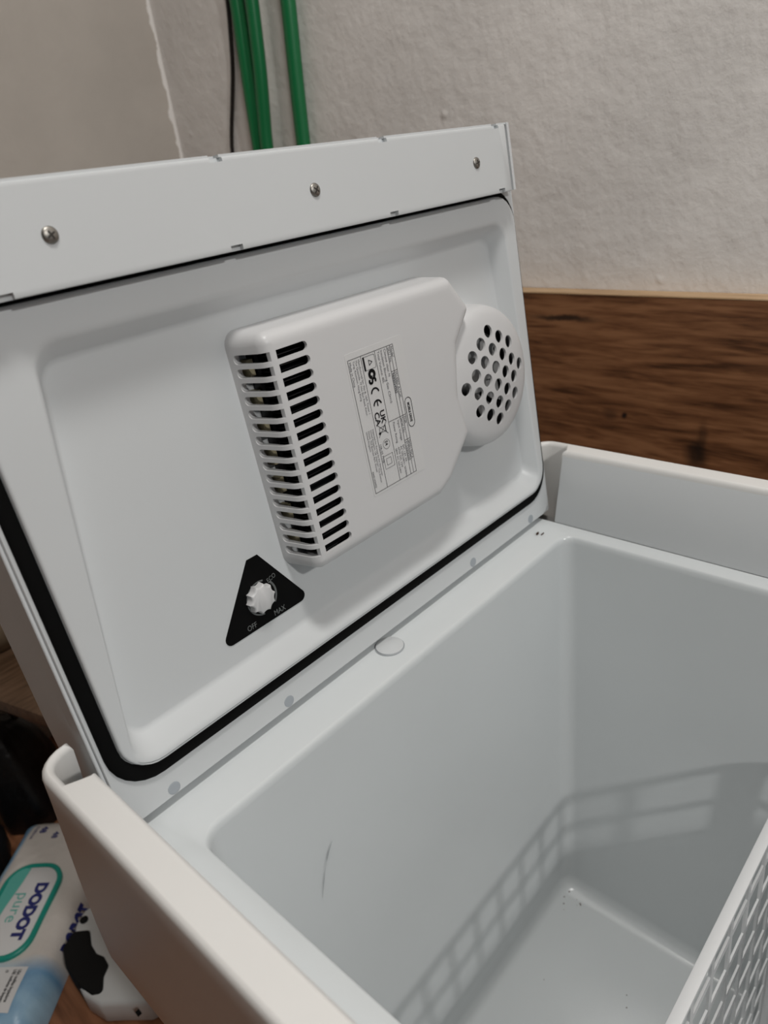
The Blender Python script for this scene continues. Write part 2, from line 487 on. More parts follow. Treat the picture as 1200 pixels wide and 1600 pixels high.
# body below the ledge, between and under the side walls
bm = bmesh.new()
loft(bm, [rrect(.24, 1.648, YFI - .08, 1.055, .03, -1.012), rrect(.24, 1.648, YFI - .08, 1.14, .03, -1.37), rrect(.24, 1.648, YFI - .07, 1.10, .03, -1.42),
          rrect(.262, 1.626, YFI - .05, 1.06, .05, -2.50), rrect(.27, 1.618, YFI - .04, 1.05, .05, -2.549)], cap0=False)
fin(bm, 'outer_shell', M['shell'], cool, angle=50)
bm = bmesh.new()
boxw(bm, W, .237, 1.651, YFI - .08, YFI - .05, -1.02, -.985); bevel_all(bm, .001, 2)
fin(bm, 'front_ledge', M['shell'], cool)

# hinge cap on the ledge under the lid's edge
bm = bmesh.new()
for r0, z in ((.033, -.998), (.033, -.9985)):
    pass
loft(bm, [[W(.908 + r * cos(2 * pi * k / 28), .968 + r * sin(2 * pi * k / 28), z) for k in range(28)] for r, z in ((.032, -1.001), (.032, -.9965), (.030, -.9955))])
fin(bm, 'hinge_cap', M['white'], cool)
bm = bmesh.new()
loft(bm, [[W(.908 + r * cos(2 * pi * k / 28), .968 + r * sin(2 * pi * k / 28), -.9995) for k in range(28)] for r in (.0345, .0322)], False, False)
fin(bm, 'hinge_cap_gap', M['scuff'], cool)
# scuff on the back wall of the tub, specks of dirt
bm = bmesh.new()
sp = [(.590, -1.264, .0006), (.578, -1.280, .0017), (.571, -1.292, .0020), (.564, -1.305, .0006), (.556, -1.325, .0006), (.549, -1.345, .0012), (.536, -1.385, .0004)]
va = [bm.verts.new(W(x - w, .8858, z)) for x, z, w in sp]; vb = [bm.verts.new(W(x + w, .8858, z)) for x, z, w in sp]
for i in range(len(sp) - 1):
    bm.faces.new((va[i], vb[i], vb[i + 1], va[i + 1]))
o = fin(bm, 'scuff_mark', M['scuff'], cool); o['label'] = 'thin grey scratch on the tub wall'
random.seed(3)
bm = bmesh.new()
for k in range(16):
    x = random.uniform(.5, 1.45); y = random.uniform(.3, .8); r = random.uniform(.001, .0022)
    loft(bm, [[W(x + q * cos(2 * pi * j / 6), y + q * sin(2 * pi * j / 6), -2.41 + h) for j in range(6)] for q, h in ((r, 0.0), (r * .6, .001))])
for k in range(10):
    x = random.uniform(1.42, 1.5); y = random.uniform(.78, .86); r = random.uniform(.001, .003)
    loft(bm, [[W(x + q * cos(2 * pi * j / 6), y + q * sin(2 * pi * j / 6), -2.41 + h) for j in range(6)] for q, h in ((r, 0.0), (r * .6, .001))])
o = fin(bm, 'dirt_specks', M['dirt'], cool); o['kind'] = 'stuff'
bm = bmesh.new()
boxw(bm, W, 1.513, 1.523, .955, .958, -.9995, -.994); boxw(bm, W, 1.519, 1.532, .944, .946, -.9995, -.997)
o = fin(bm, 'debris', M['dirt'], cool); o['label'] = 'tiny brown crumb on the ledge'

# ------------------------------------------------------------------ the lid (frame: x across, t up the lid, n out of its inner face)
A6 = radians(6)
LB0 = Vector((0, .984, -1.0))
Lv = Vector((0, sin(A6), cos(A6))); Nv = Vector((0, -cos(A6), sin(A6)))
def LP(x, t_, n):
    p = LB0 + Lv * t_ + Nv * n
    return W(x, p.y, p.z)
bm = bmesh.new()
prof = [(-.05, .018), (-.06, .018), (-.09, .026), (-.145, .055), (-.188, .11), (-.196, .18), (-.196, 1.005), (-.186, 1.026), (-.05, 1.026), (-.05, .80)]
l0 = [LP(.252, t_, n) for n, t_ in prof]; l1 = [LP(1.636, t_, n) for n, t_ in prof]
loft(bm, [l0, l1])
def lrg(pts, n, rad): return [LP(a, b, n) for a, b in roundpoly(pts, rad, 4)]
orr = [(.252, .018), (1.636, .018), (1.636, 1.026), (.252, 1.026)]
loft(bm, [lrg(orr, -.051, .004), lrg(orr, -.0055, .004), lrg(inset(orr, .0015), -.004, .003), lrg(inset(orr, .0055), -.004, .003), lrg(inset(orr, .0055), -.051, .003)], False, False)
lid = fin(bm, 'lid', M['white'], cool)
lid['label'] = 'open lid with a fan housing on its inner face'

# inner plate of the lid with the raised plug and its sunken field
def lring(pts, n, rad, k=7):
    return [LP(a, b, n) for a, b in roundpoly(pts, rad, k)]
def rc(x0, x1, t0, t1):
    return [(x0, t0), (x1, t0), (x1, t1), (x0, t1)]
plate = rc(.2585, 1.6295, .020, .895)
plug = [(.291, .106), (1.610, .106), (1.6135, .878), (.291, .878)]
r_out = [(.303, .115), (1.590, .115), (1.566, .824), (.388, .824)]
r_in = [(.322, .158), (1.566, .158), (1.538, .787), (.408, .787)]
bm = bmesh.new()
loops = [lring(plate, -.048, .03), lring(plate, -.002, .03), lring(inset(plate, .0015), 0, .03), lring(inset(plate, .0030), 0, .03), lring(inset(plug, -.003), 0, .068), lring(inset(plug, -.001), 0, .068),
         lring(plug, .002, .068), lring(inset(plug, .0005), .0085, .068), lring(inset(plug, .002), .011, .066), lring(inset(plug, .005), .012, .062),
         lring(inset(plug, .007), .012, .06), lring([tuple(Vector(a).lerp(Vector(b), -.12)) for a, b in zip(r_out, r_in)], .012, .045), lring(r_out, .0118, .045), lring([tuple(Vector(a).lerp(Vector(b), .22)) for a, b in zip(r_out, r_in)], .009, .043),
         lring([tuple(Vector(a).lerp(Vector(b), .8)) for a, b in zip(r_out, r_in)], -.026, .038), lring(r_in, -.030, .034), lring(inset(r_in, .004), -.030, .032)]
loft(bm, loops)
lplate = fin(bm, 'lid_liner', M['white'], lid, angle=50)
HX = (.355, .6285, 1.2595, 1.533)
for hx in HX:  # flush grey discs drawn in place of open, shaded holes
    bm = bmesh.new()
    loft(bm, [[LP(hx + r * cos(2 * pi * k / 24), .0345 + r * sin(2 * pi * k / 24), n) for k in range(24)] for r, n in ((.0120, -.001), (.0120, .0006), (.0112, .0009), (.008, .0009))])
    o = fin(bm, 'screw_hole_disc', M['plug'], lid)
# gasket
bm = bmesh.new()
go = rc(.2655, 1.6225, .0805, .8945)
gi = [(.290, .1055), (1.611, .1055), (1.6145, .8785), (.290, .8785)]
lo = [lring(go, -.001, .085), lring(go, .004, .085), lring(inset(go, .003), .006, .083), lring(inset(gi, -.003), .006, .067), lring(gi, .004, .066), lring(gi, -.001, .066)]
loft(bm, lo, False, False)
fin(bm, 'gasket', M['rubber'], lid)['label'] = 'black rubber seal around the lid'

# front strip with the screws
bm = bmesh.new()
boxw(bm, LP, .285, 1.603, .888, 1.0255, -.004, .030); bevel_all(bm, .0006, 1)
fin(bm, 'strip_backing', M['white'], lid)
bm = bmesh.new()
boxw(bm, LP, .314, 1.574, 1.0235, 1.0275, .02, .048)
boxw(bm, LP, 1.5655, 1.5745, .8845, 1.0265, .028, .050)
boxw(bm, LP, .3135, .3225, .8845, 1.0265, .028, .050)
boxw(bm, LP, 1.57, 1.603, .8845, 1.0265, .024, .030)
lip_o = fin(bm, 'strip_lip', M['white'], lid, smooth=False)
bm = bmesh.new()
boxw(bm, LP, .329, 1.558, .8835, 1.0235, .036, .0505); bevel_all(bm, .0007, 2)
strip = fin(bm, 'front_strip', M['white'], lid)
strip['label'] = 'screwed white strip along the free edge of the lid'
cut = bmesh.new()
for x in (.369, .750, 1.141, 1.518):
    boxw(cut, LP, x - .012, x + .012, .880, .8925, .041, .06)
    boxw(cut, LP, x - .010, x + .014, 1.0170, 1.03, .041, .06)
boolean(strip, cut)
cut = bmesh.new()
for x in (.369, .750, 1.141, 1.518):
    boxw(cut, LP, x - .010, x + .010, 1.015, 1.03, .034, .06)
boolean(lip_o, cut)
def screw(x, t_, rot):
    bm = bmesh.new()
    n0 = .0505
    R = .0118
    loft(bm, [[LP(x + R * r * cos(2 * pi * k / 28), t_ + R * r * sin(2 * pi * k / 28), n0 + h) for k in range(28)] for r, h in
              ((1.0, -.002), (1.0, .0008), (.93, .0022), (.75, .0035), (.45, .0046), (.1, .005))])
    s = fin(bm, 'screw', M['steel'], lid)
    bm = bmesh.new()
    f = lambda a, b, c: LP(x + (a * cos(rot) - b * sin(rot)), t_ + (a * sin(rot) + b * cos(rot)), n0 + c)
    pts = []
    w = .0013; q = .0062
    for k in range(4):
        a = k * pi / 2
        for (px_, py_) in ((q, -w * .8), (q, w * .8), (w, w)):
            pts.append((px_ * cos(a) - py_ * sin(a), px_ * sin(a) + py_ * cos(a)))
    loft(bm, [[f(a, b, .003) for a, b in pts], [f(a, b, .0052) for a, b in pts]])
    # kept inside the screw: a dark cross set into its head
    cross = fin(bm, 'tmp', M['recess'], None, smooth=False)
    me = s.data; me.materials.append(M['recess'])
    bb = bmesh.new(); bb.from_mesh(me)
    nf = len(bb.faces); bb.from_mesh(cross.data); bb.faces.ensure_lookup_table()
    for fc in bb.faces[nf:]:
        fc.material_index = 1
    bb.to_mesh(me); bb.free()
    cm = cross.data; bpy.data.objects.remove(cross); bpy.data.meshes.remove(cm)
    bm = bmesh.new()
    return s
screw(.455, .953, .5); screw(.945, .954, .95); screw(1.432, .954, .3)

# ------------------------------------------------------------------ fan housing
blk = [(.727, .297), (.727, .752), (1.246, .747), (1.305, .668), (1.243, .600), (1.222, .495), (1.240, .400), (1.150, .318), (1.105, .297)]
HF = lambda x, t_: (x * 1.0093, t_ - .006 + .01 * (t_ - .3))
blk = [HF(*p) for p in blk]
brad = [.022, .022, .02, .02, .02, .06, .02, .02, .03]
def blkring(d, n, drf=0.0):
    return lring(inset(blk, d), n, [max(r - d, .004) for r in brad], 6)
bm = bmesh.new()
loft(bm, [blkring(-.007, -.032), blkring(0, .047), blkring(.0015, .0545), blkring(.0055, .0620), blkring(.011, .0670), blkring(.018, .0695), blkring(.026, .070), blkring(.032, .070)])
house = fin(bm, 'fan_housing', M['housing'], lid, angle=50)
cut = bmesh.new()
loft(cut, [blkring(.006, -.040), blkring(.008, .050), blkring(.018, .0630)])
boolean(house, cut, angle=50)
SP = .02493; SH = .0083
cut = bmesh.new()
for k in range(16):
    t_ = .709 - SP * k
    tt = t_ + .0005
    # front slot, rounded right-hand end
    tt = HF(.8, tt)[1]
    pts = [(.7595, tt - SH), (.7595, tt + SH)] + [(.8305 - SH + SH * cos(a), tt + SH * sin(a)) for a in [pi / 2 - j * pi / 8 for j in range(9)]]
    loft(cut, [[LP(a, b, .052) for a, b in pts], [LP(a, b, .08) for a, b in pts]])
    # side slot, rounded end at the back
    pts = [(.0750, tt - SH), (.0750, tt + SH)] + [(-.016 + SH + SH * cos(a), tt + SH * sin(a)) for a in [pi / 2 + j * pi / 8 for j in range(9)]]
    loft(cut, [[LP(.715, b, a) for a, b in pts], [LP(.7475, b, a) for a, b in pts]])
boolean(house, cut, angle=50)
house['label'] = 'raised white housing with a slotted end'

bm = bmesh.new()
FCX, FCT = 1.374, .491
prof = [(.001, .0690)] + [(r, .069 - .85 * r * r) for r in (.03, .06, .09, .115, .13, .143)] + [(.152, .0475), (.159, .0425), (.1645, .034), (.168, .022), (.173, -.032),
        (.168, -.032), (.162, .020), (.154, .037), (.143, .0445)] + [(r, .0635 - .85 * r * r) for r in (.13, .115, .09, .06, .03)] + [(.001, .0635)]
nseg = 72
loft(bm, [[LP(FCX + r * cos(2 * pi * k / nseg), FCT + r * sin(2 * pi * k / nseg), n) for k in range(nseg)] for r, n in prof])
grille = fin(bm, 'fan_grille', M['housing'], lid, angle=50)
cut = bmesh.new()
PX, PT, RH = .0368, .0425, .0152
for c, rows in ((-3, 1), (-2, 4), (-1, 5), (0, 6), (1, 5), (2, 4), (3, 1)):
    for k in range(rows):
        x = FCX + .004 + c * PX
        t_ = FCT + (k - (rows - 1) / 2) * PT
        loft(cut, [[LP(x + RH * cos(2 * pi * j / 24), t_ + RH * sin(2 * pi * j / 24), n) for j in range(24)] for n in (.03, .09)])
boolean(grille, cut, angle=50)
grille['label'] = 'round domed grille with round holes'
# cut the block open where the grille meets it
cut = bmesh.new()
loft(cut, [[LP(FCX + .150 * cos(2 * pi * j / 48), FCT + .150 * sin(2 * pi * j / 48), n) for j in range(48)] for n in (-.05, .0465)])
boolean(house, cut, angle=50)
# fan behind the grille
bm = bmesh.new()
loft(bm, [[LP(FCX + r * cos(2 * pi * j / 32), FCT + r * sin(2 * pi * j / 32), n) for j in range(32)] for r, n in ((.045, -.029), (.045, .004), (.040, .010), (.01, .012))])
for k in range(9):
    a0 = 2 * pi * k / 9
    for s_ in range(4):
        pass
    l = []
    for r, w0, tw in ((.042, .020, .0), (.08, .030, .10), (.115, .036, .22)):
        a = a0 + tw
        e = Vector((cos(a), sin(a))); g = Vector((-sin(a), cos(a)))
        c = e * r
        p0 = c - g * w0; p1 = c + g * w0
        l.append([LP(FCX + p0.x, FCT + p0.y, .008), LP(FCX + p1.x, FCT + p1.y, -.020), LP(FCX + p1.x, FCT + p1.y, -.023), LP(FCX + p0.x, FCT + p0.y, .005)])
    loft(bm, l)
fin(bm, 'fan', M['fan'], lid)
bm = bmesh.new()
loft(bm, [[LP(FCX + r * cos(2 * pi * j / 40), FCT + r * sin(2 * pi * j / 40), n) for j in range(40)] for r, n in
          ((.150, -.0298), (.150, .008), (.124, .008), (.124, -.0295), (.002, -.0292))], True, True)
fin(bm, 'fan_shroud', M['dark'], lid)
# heat sink seen through the slots
bm = bmesh.new()
boxw(bm, LP, .768, 1.08, .312, .738, -.0295, -.020)
for k in range(44):
    t_ = .316 + k * .00965
    boxw(bm, LP, .772, 1.06, t_, t_ + .0018, -.021, .046)
boxw(bm, LP, .765, .772, .312, .738, -.0295, -.004)
o = fin(bm, 'heat_sink', M['dark'], lid, smooth=False)
bm = bmesh.new()
for k in range(7):
    t_ = .33 + k * .057
    boxw(bm, LP, .748, .760, t_, t_ + .03, -.0295, -.005)
fin(bm, 'circuit_board', mat('circuit_board_tan', (0.35, 0.31, 0.2), 0.5), lid, smooth=False)

# ------------------------------------------------------------------ rating label on the housing
LU, LV = .270, .127
def LBL(u, v, w=0):          # u: reading direction (down the lid), v: up (towards the grille)
    q = HF(.9075 + v, .6560 - u)
    return LP(q[0], q[1], .0702 + w * 3)
bm = bmesh.new()
pts = roundpoly([(-.012, -.005), (LU + .006, -.005), (LU + .006, LV + .030), (-.012, LV + .030)], .004, 4)
loft(bm, [[LBL(a, b, -.0001) for a, b in pts], [LBL(a, b, .0001) for a, b in pts]])
fin(bm, 'rating_label', M['sticker'], lid)['label'] = 'white rating label printed in black'
bm = bmesh.new(); D = .0003
lw = .0009
def ln(*p):
    stroke(bm, LBL, list(p), lw, D)
H1, H2, H3, H4 = LV * .93, LV * .86, LV * .585, LV * .275
stroke(bm, LBL, [(0, 0), (LU, 0), (LU, LV), (0, LV)], lw, D, True)
ln((0, H1), (LU, H1)); ln((0, H2), (LU, H2)); ln((0, H3), (LU, H3)); ln((0, H4), (LU, H4))
ln((LU * .19, H2), (LU * .19, LV)); ln((LU * .535, H3), (LU * .535, LV)); ln((LU * .725, H2), (LU * .725, LV))
fin(bm, 'label_rules', M['ink'], lid, smooth=False)
bm = bmesh.new()
T = lambda s, x, y, z=.0092, b=.0, sx=1.0: text_into(bm, s, z, LBL, x, y, 0, b, sx, D)
T('Model', .003, H1 + .0012, .0085); T('M14007 A1/UK', LU * .2, H1 + .0012, .0085); T('FNR', LU * .545, H1 + .0012, .0085); T('SP00170CA', LU * .735, H1 + .0012, .0085)
T('SKU No.', .003, H2 + .0012, .0085); T('9600024965', LU * .2, H2 + .0012, .0085, .0002); T('Serial No.', LU * .545, H2 + .0012, .0085); T('4123006550', LU * .735, H2 + .0012, .0085)
T('Climate class: N', .003, H2 - .010, .0085); T('Insulation Blowing Gas: C5H10', .003, H2 - .0195, .0085); T('Total Volume: 40L', .003, H2 - .029, .0085)
T('Input Voltage', LU * .55, H2 - .010, .0082); T('DC 12V 4A', LU * .75, H2 - .0085, .0078); T('AC 220-240V~ 50/60Hz', LU * .75, H2 - .0155, .0070)
T('Power Rating', LU * .55, H2 - .024, .0082); T('47W DC 12V', LU * .75, H2 - .0235, .0078); T('58W AC 220-240V', LU * .75, H2 - .0310, .0070)
T('Manufactured for: Flat B, 10/F, Tower 1', .004, H4 - .0090, .0068); T('The Quayside, 77 Hoi Bun Road, Kwun', .004, H4 - .0160, .0068)
T('Tong, Kowloon, Hong Kong', .004, H4 - .0230, .0068); T('Made in China', .004, .0020, .0082)
T('Imported for Europe by the distributor', LU * .53, H4 - .0090, .0062); T('United Kingdom: UK importer, The Avenue', LU * .53, H4 - .0150, .0062)
T('House, The Business Park, Dorset', LU * .53, H4 - .0210, .0062); T('United Kingdom', LU * .53, H4 - .0270, .0062)
T('4445103455', LU * .83, .0020, .0070)
T('10R-05 7106', LU * .66, H4 + .0018, .0078)
fin(bm, 'label_text', M['greyink'], lid, smooth=False)
bm = bmesh.new()
mv = (H3 + H4) / 2
# certification marks
c = LU * .065
stroke(bm, LBL, roundpoly([(c - .013, H4 + .007), (c + .013, H4 + .007), (c + .013, H3 - .003), (c - .013, H3 - .003)], [.0, .0, .003, .003], 3), .0007, D, True)
flat(bm, LBL, [(c - .0135, H4 + .0035), (c + .0135, H4 + .0035), (c + .0135, H4 + .0080), (c - .0135, H4 + .0080)], D)
stroke(bm, LBL, [(c - .005, mv - .001), (c + .005, mv - .001), (c, mv + .008)], .0013, D, True)
# GS mark: two heavy rounded letters
c = LU * .165
stroke(bm, LBL, arc(c - .004, mv + .001, .0068, 40, 320, 14) + [(c + .0015, mv - .001)], .0062, D)
stroke(bm, LBL, arc(c + .0085, mv + .0035, .0042, 60, 270, 10) + arc(c + .0085, mv - .005, .0042, 90, -120, 10), .0046, D)
# CE
c = LU * .285
stroke(bm, LBL, arc(c + .002, mv, .0105, 105, 255, 16), .0034, D)
c = LU * .372
stroke(bm, LBL, arc(c + .003, mv, .0105, 105, 255, 16), .0034, D); stroke(bm, LBL, [(c - .006, mv), (c + .003, mv)], .0030, D)
text_into(bm, 'UK', .0185, LBL, LU * .425, mv + .0010, 0, .0004, 1.05, D)
text_into(bm, 'CA', .0185, LBL, LU * .425, mv - .0145, 0, .0004, 1.05, D)
# crossed-out bin
c = LU * .565
stroke(bm, LBL, [(c - .007, mv + .008), (c + .007, mv + .008)], .0022, D)
stroke(bm, LBL, [(c - .0055, mv + .007), (c - .0045, mv - .009), (c + .0045, mv - .009), (c + .0055, mv + .007)], .0010, D)
stroke(bm, LBL, [(c - .012, mv + .013), (c + .013, mv - .014)], .0009, D); stroke(bm, LBL, [(c + .012, mv + .013), (c - .013, mv - .014)], .0009, D)
flat(bm, LBL, arc(c + .006, mv - .010, .003, 0, 330, 10), D)
# E4 in a circle
c = LU * .682
stroke(bm, LBL, arc(c, mv + .002, .0098, 0, 345, 22), .0006, D, True)
text_into(bm, 'E4', .0120, LBL, c - .0065, mv - .002, 0, .0001, .8, D)
# double square
c = LU * .815
for h in (.0135, .0068):
    stroke(bm, LBL, [(c - h, mv - h), (c + h, mv - h), (c + h, mv + h), (c - h, mv + h)], .0007, D, True)
# oval badge
cu_, cv_ = LU * .535, LV + .0135
stroke(bm, LBL, arc(cu_ - .0215, cv_, .0095, 90, 270, 12) + arc(cu_ + .0215, cv_, .0095, -90, 90, 12), .0013, D, True)
text_into(bm, 'MOBILE DRIVE', .0092, LBL, cu_, cv_ - .0032, 0, .0003, .70, D, 'CENTER')
fin(bm, 'label_marks', M['ink'], lid, smooth=False)

# ------------------------------------------------------------------ control panel and knob, in the sunken field
NF = -.030
tri = [(.5395, .2005), (.7640, .2005), (.6705, .3440), (.6445, .3440)]
bm = bmesh.new()
pts = roundpoly(tri, [.013, .013, .001, .001], 6)
pts2 = roundpoly(inset(tri, -.0018), [.013, .013, .001, .001], 6)
loft(bm, [[LP(a, b, NF - .001) for a, b in pts], [LP(a, b, NF + .0012) for a, b in pts]])
fin(bm, 'control_panel', M['black'], lid)['label'] = 'black triangular panel lettered OFF ECO MAX'
CPF = lambda a, b, c: LP(a, b, NF + .0014 + c)
bm = bmesh.new()
kc = (.6540, .2570)
stroke(bm, CPF, arc(*kc, .0345, 72, 165, 16), .0034, .0001)
stroke(bm, CPF, arc(*kc, .0345, 170, 262, 14), .0030, .0001)
stroke(bm, CPF, arc(*kc, .0345, 38, -40, 14), .0042, .0001)
flat(bm, CPF, arc(kc[0] - .034, kc[1] + .005, .0022, 0, 330, 10), .0003)
text_into(bm, 'OFF', .0165, CPF, .6030, .2070, 0, 0, .80, .0001)
text_into(bm, 'MAX', .0165, CPF, .6700, .2055, 0, 0, .82, .0001)
text_into(bm, 'ECO', .0140, CPF, .6760, .2775, radians(14), 0, .80, .0001)
fin(bm, 'panel_print', M['panelprint'], lid, smooth=False)
bm = bmesh.new()
loops = []
for n, s_, dep in ((NF + .001, 1.0, .14), (NF + .006, 1.0, .14), (NF + .0145, .98, .14), (NF + .0175, .93, .12), (NF + .0190, .80, .05)):
    ring = []
    for k in range(100):
        a = 2 * pi * k / 100
        r = .0310 * s_ * (1 - dep * abs(sin(a * 5)) ** .8 * 1.15)
        ring.append(LP(.6470 + r * cos(a), .2615 + r * sin(a), n))
    loops.append(ring)
loft(bm, loops)
fin(bm, 'control_knob', M['housing'], lid, angle=50)['label'] = 'white fluted control knob'

# ------------------------------------------------------------------ basket standing in the tub
bk = root('lattice_basket', 'white plastic lattice basket standing inside the open cool box', 'basket', W(.92, .02, -2.409))
BZT, BZB = -1.41, -2.408
BX0, BX1, BY0, BY1 = .40, 1.510, -.30, .243
def BF(x, y, z):
    k = (BZT - z) / (BZT - BZB)
    cx, cy = (BX0 + BX1) / 2, (BY0 + BY1) / 2
    return W(cx + (x - cx) * (1 - .13 * k), cy + (y - cy) * (1 - .12 * k), z)
bm = bmesh.new()
o_ = rc(BX0, BX1, BY0, BY1)
def bl(d, z, r):
    return [BF(a, b, z) for a, b in roundpoly(inset(o_, d), r, 5)]
loft(bm, [bl(0, BZT - .018, .05), bl(0, BZT - .001, .05), bl(.001, BZT, .049), bl(.022, BZT, .03), bl(.0225, BZT - .006, .03), bl(.012, BZT - .007, .04), bl(.012, BZT - .018, .04), bl(0, BZT - .018, .05)], False, False)
fin(bm, 'rim', M['basket'], bk, angle=50)
bm = bmesh.new()
th0, th1 = .006, .012
nx = 10
rows = 9
pz_ = (BZT - BZB - .02) / rows
for side in range(4):
    if side in (0, 1):
        y = BY1 if side == 0 else BY0
        sgn = -1 if side == 0 else 1
        n = 10; a0, a1 = BX0 + .03, BX1 - .03
        F = lambda u, d, z: BF(u, y + sgn * d, z)
    else:
        x = BX0 if side == 2 else BX1
        sgn = 1 if side == 2 else -1
        n = 5; a0, a1 = BY0 + .03, BY1 - .03
        F = lambda u, d, z: BF(x + sgn * d, u, z)
    bm = bmesh.new()
    for k in range(n + 1):
        u = a0 + (a1 - a0) * k / n
        w = .008
        if k in (0, n):
            w = .009
        boxw(bm, F, u - w, u + w, th0, th1, BZT - .015, BZB + .03)
    for r in range(1, rows):
        z = BZT - .012 - r * pz_
        boxw(bm, F, a0 - .018, a1 + .018, th0 + .0007, th1 - .0007, z - .010, z + .010)
    fin(bm, 'lattice_wall', M['basket'], bk, smooth=False)
bm = bmesh.new()
loft(bm, [bl(.012, BZB + .045, .04), bl(.004, BZB + .045, .045), bl(.006, BZB + .004, .045), bl(.012, BZB, .04)], True, True)
fin(bm, 'base', M['basket'], bk, angle=50)
bm = bmesh.new()
for (cx, cy) in ((BX0, BY0), (BX1, BY0), (BX1, BY1), (BX0, BY1)):
    bm = bmesh.new()
    sx = 1 if cx == BX0 else -1; sy = 1 if cy == BY0 else -1
    P = []
    for d in (.007, .013):
        P.append([(cx + sx * (.045 - (.045 - d) * cos(a)), cy + sy * (.045 - (.045 - d) * sin(a))) for a in [pi / 4 + (j - 3) * pi / 30 for j in range(7)]])
    poly = P[0] + P[1][::-1]
    loft(bm, [[BF(a, b, BZT - .015) for a, b in poly], [BF(a, b, BZB + .03) for a, b in poly]])
    fin(bm, 'corner_post', M['basket'], bk)

# ------------------------------------------------------------------ wipes pack on the floor
wp = root('wipes_pack', 'white and blue soft pack of baby wipes with a green-rimmed lid, lettered DODOT', 'wipes pack', W(.187, 2.407, -2.548))
rv = Vector((-.766, -.643)); av = Vector((.643, -.766))
def PK(r, a, z):
    return W(.187 + rv.x * r + av.x * a, 2.407 + rv.y * r + av.y * a, z)
def pack_mat():
    m = bpy.data.materials.new('wipes_film'); m.use_nodes = True
    nt = m.node_tree; b = nt.nodes['Principled BSDF']; b.inputs['Roughness'].default_value = 0.35
    N = nt.nodes.new; Lk = nt.links.new
    uv = N('ShaderNodeUVMap'); uv.uv_map = 'UVMap'
    sep = N('ShaderNodeSeparateXYZ'); Lk(uv.outputs[0], sep.inputs[0])
    ns = N('ShaderNodeTexNoise'); ns.inputs['Scale'].default_value = 3.2; ns.inputs['Detail'].default_value = 2; Lk(uv.outputs[0], ns.inputs['Vector'])
    def lin(a, b_, c):       # a*u + b*v + c + noise
        x = N('ShaderNodeMath'); x.operation = 'MULTIPLY'; x.inputs[1].default_value = a; Lk(sep.outputs[0], x.inputs[0])
        y = N('ShaderNodeMath'); y.operation = 'MULTIPLY_ADD'; y.inputs[1].default_value = b_; Lk(sep.outputs[1], y.inputs[0]); Lk(x.outputs[0], y.inputs[2])
        z = N('ShaderNodeMath'); z.operation = 'ADD'; z.inputs[1].default_value = c; Lk(y.outputs[0], z.inputs[0])
        q = N('ShaderNodeMath'); q.operation = 'MULTIPLY_ADD'; q.inputs[1].default_value = 0.35; Lk(ns.outputs[0], q.inputs[0]); Lk(z.outputs[0], q.inputs[2])
        s = N('ShaderNodeMapRange'); s.inputs[1].default_value = 0; s.inputs[2].default_value = 0.16; Lk(q.outputs[0], s.inputs[0])
        return s.outputs[0]
    # u = r (along the text, m units), v = a
    right = lin(3.0, 0.2, -0.66)      # towards the lower right of the pack
    left = lin(-.3, -9.0, -1.78)       # left flank
    cx_ = N('ShaderNodeMath'); cx_.operation = 'MAXIMUM'; Lk(right, cx_.inputs[0]); Lk(left, cx_.inputs[1])
    ns2 = N('ShaderNodeTexNoise'); ns2.inputs['Scale'].default_value = 7; ns2.inputs['Detail'].default_value = 1; Lk(uv.outputs[0], ns2.inputs['Vector'])
    cr = N('ShaderNodeValToRGB'); Lk(ns2.outputs[0], cr.inputs[0])
    cr.color_ramp.elements[0].position = .42; cr.color_ramp.elements[0].color = (.16, .32, .50, 1)
    cr.color_ramp.elements[1].position = .56; cr.color_ramp.elements[1].color = (.34, .52, .66, 1)
    mx = N('ShaderNodeMix'); mx.data_type = 'RGBA'; Lk(cx_.outputs[0], mx.inputs[0]); mx.inputs[6].default_value = (.62, .58, .54, 1); Lk(cr.outputs[0], mx.inputs[7])
    Lk(mx.outputs[2], b.inputs['Base Color'])
    n3 = N('ShaderNodeTexNoise'); n3.inputs['Scale'].default_value = 12; n3.inputs['Detail'].default_value = 3; Lk(uv.outputs[0], n3.inputs['Vector'])
    bp = N('ShaderNodeBump'); bp.inputs['Strength'].default_value = .5; bp.inputs['Distance'].default_value = .006
    Lk(n3.outputs[0], bp.inputs['Height']); Lk(bp.outputs[0], b.inputs['Normal'])
    return m
ZT = -2.405
def pack_top(r, a):
    """height of the upper side"""
    e = max(0, 1 - abs((r + .01) / .46) ** 9)
    g = max(0, 1 - abs((a + .02) / .215) ** 7)
    return -2.545 + .02 + (.12) * (e ** .5) * (g ** .5) + .002 * sin(r * 23 + a * 9)
bm = bmesh.new()
uvl = bm.loops.layers.uv.new('UVMap')
nr, na = 48, 36
top = {}; bot = {}
uvd = {}
for i in range(nr + 1):
    for j in range(na + 1):
        r = -.46 + .90 * i / nr
        w = 1 + .12 * max(0, abs(r + .01) - .36) / .1
        a = -.02 + (-.215 + .43 * j / na) * (w if abs(r) > .36 else 1)
        z = pack_top(r, max(-.2349, min(.1949, -.02 + (-.215 + .43 * j / na))))
        top[i, j] = bm.verts.new(PK(r, a, z)); bot[i, j] = bm.verts.new(PK(r, a, min(-2.547, z - .004)))
        uvd[top[i, j]] = (r, a); uvd[bot[i, j]] = (r, a)
for i in range(nr):
    for j in range(na):
        bm.faces.new((top[i, j], top[i + 1, j], top[i + 1, j + 1], top[i, j + 1]))
        bm.faces.new((bot[i, j], bot[i, j + 1], bot[i + 1, j + 1], bot[i + 1, j]))
for i in range(nr):
    for j in (0, na):
        bm.faces.new((top[i, j], top[i + 1, j], bot[i + 1, j], bot[i, j]))
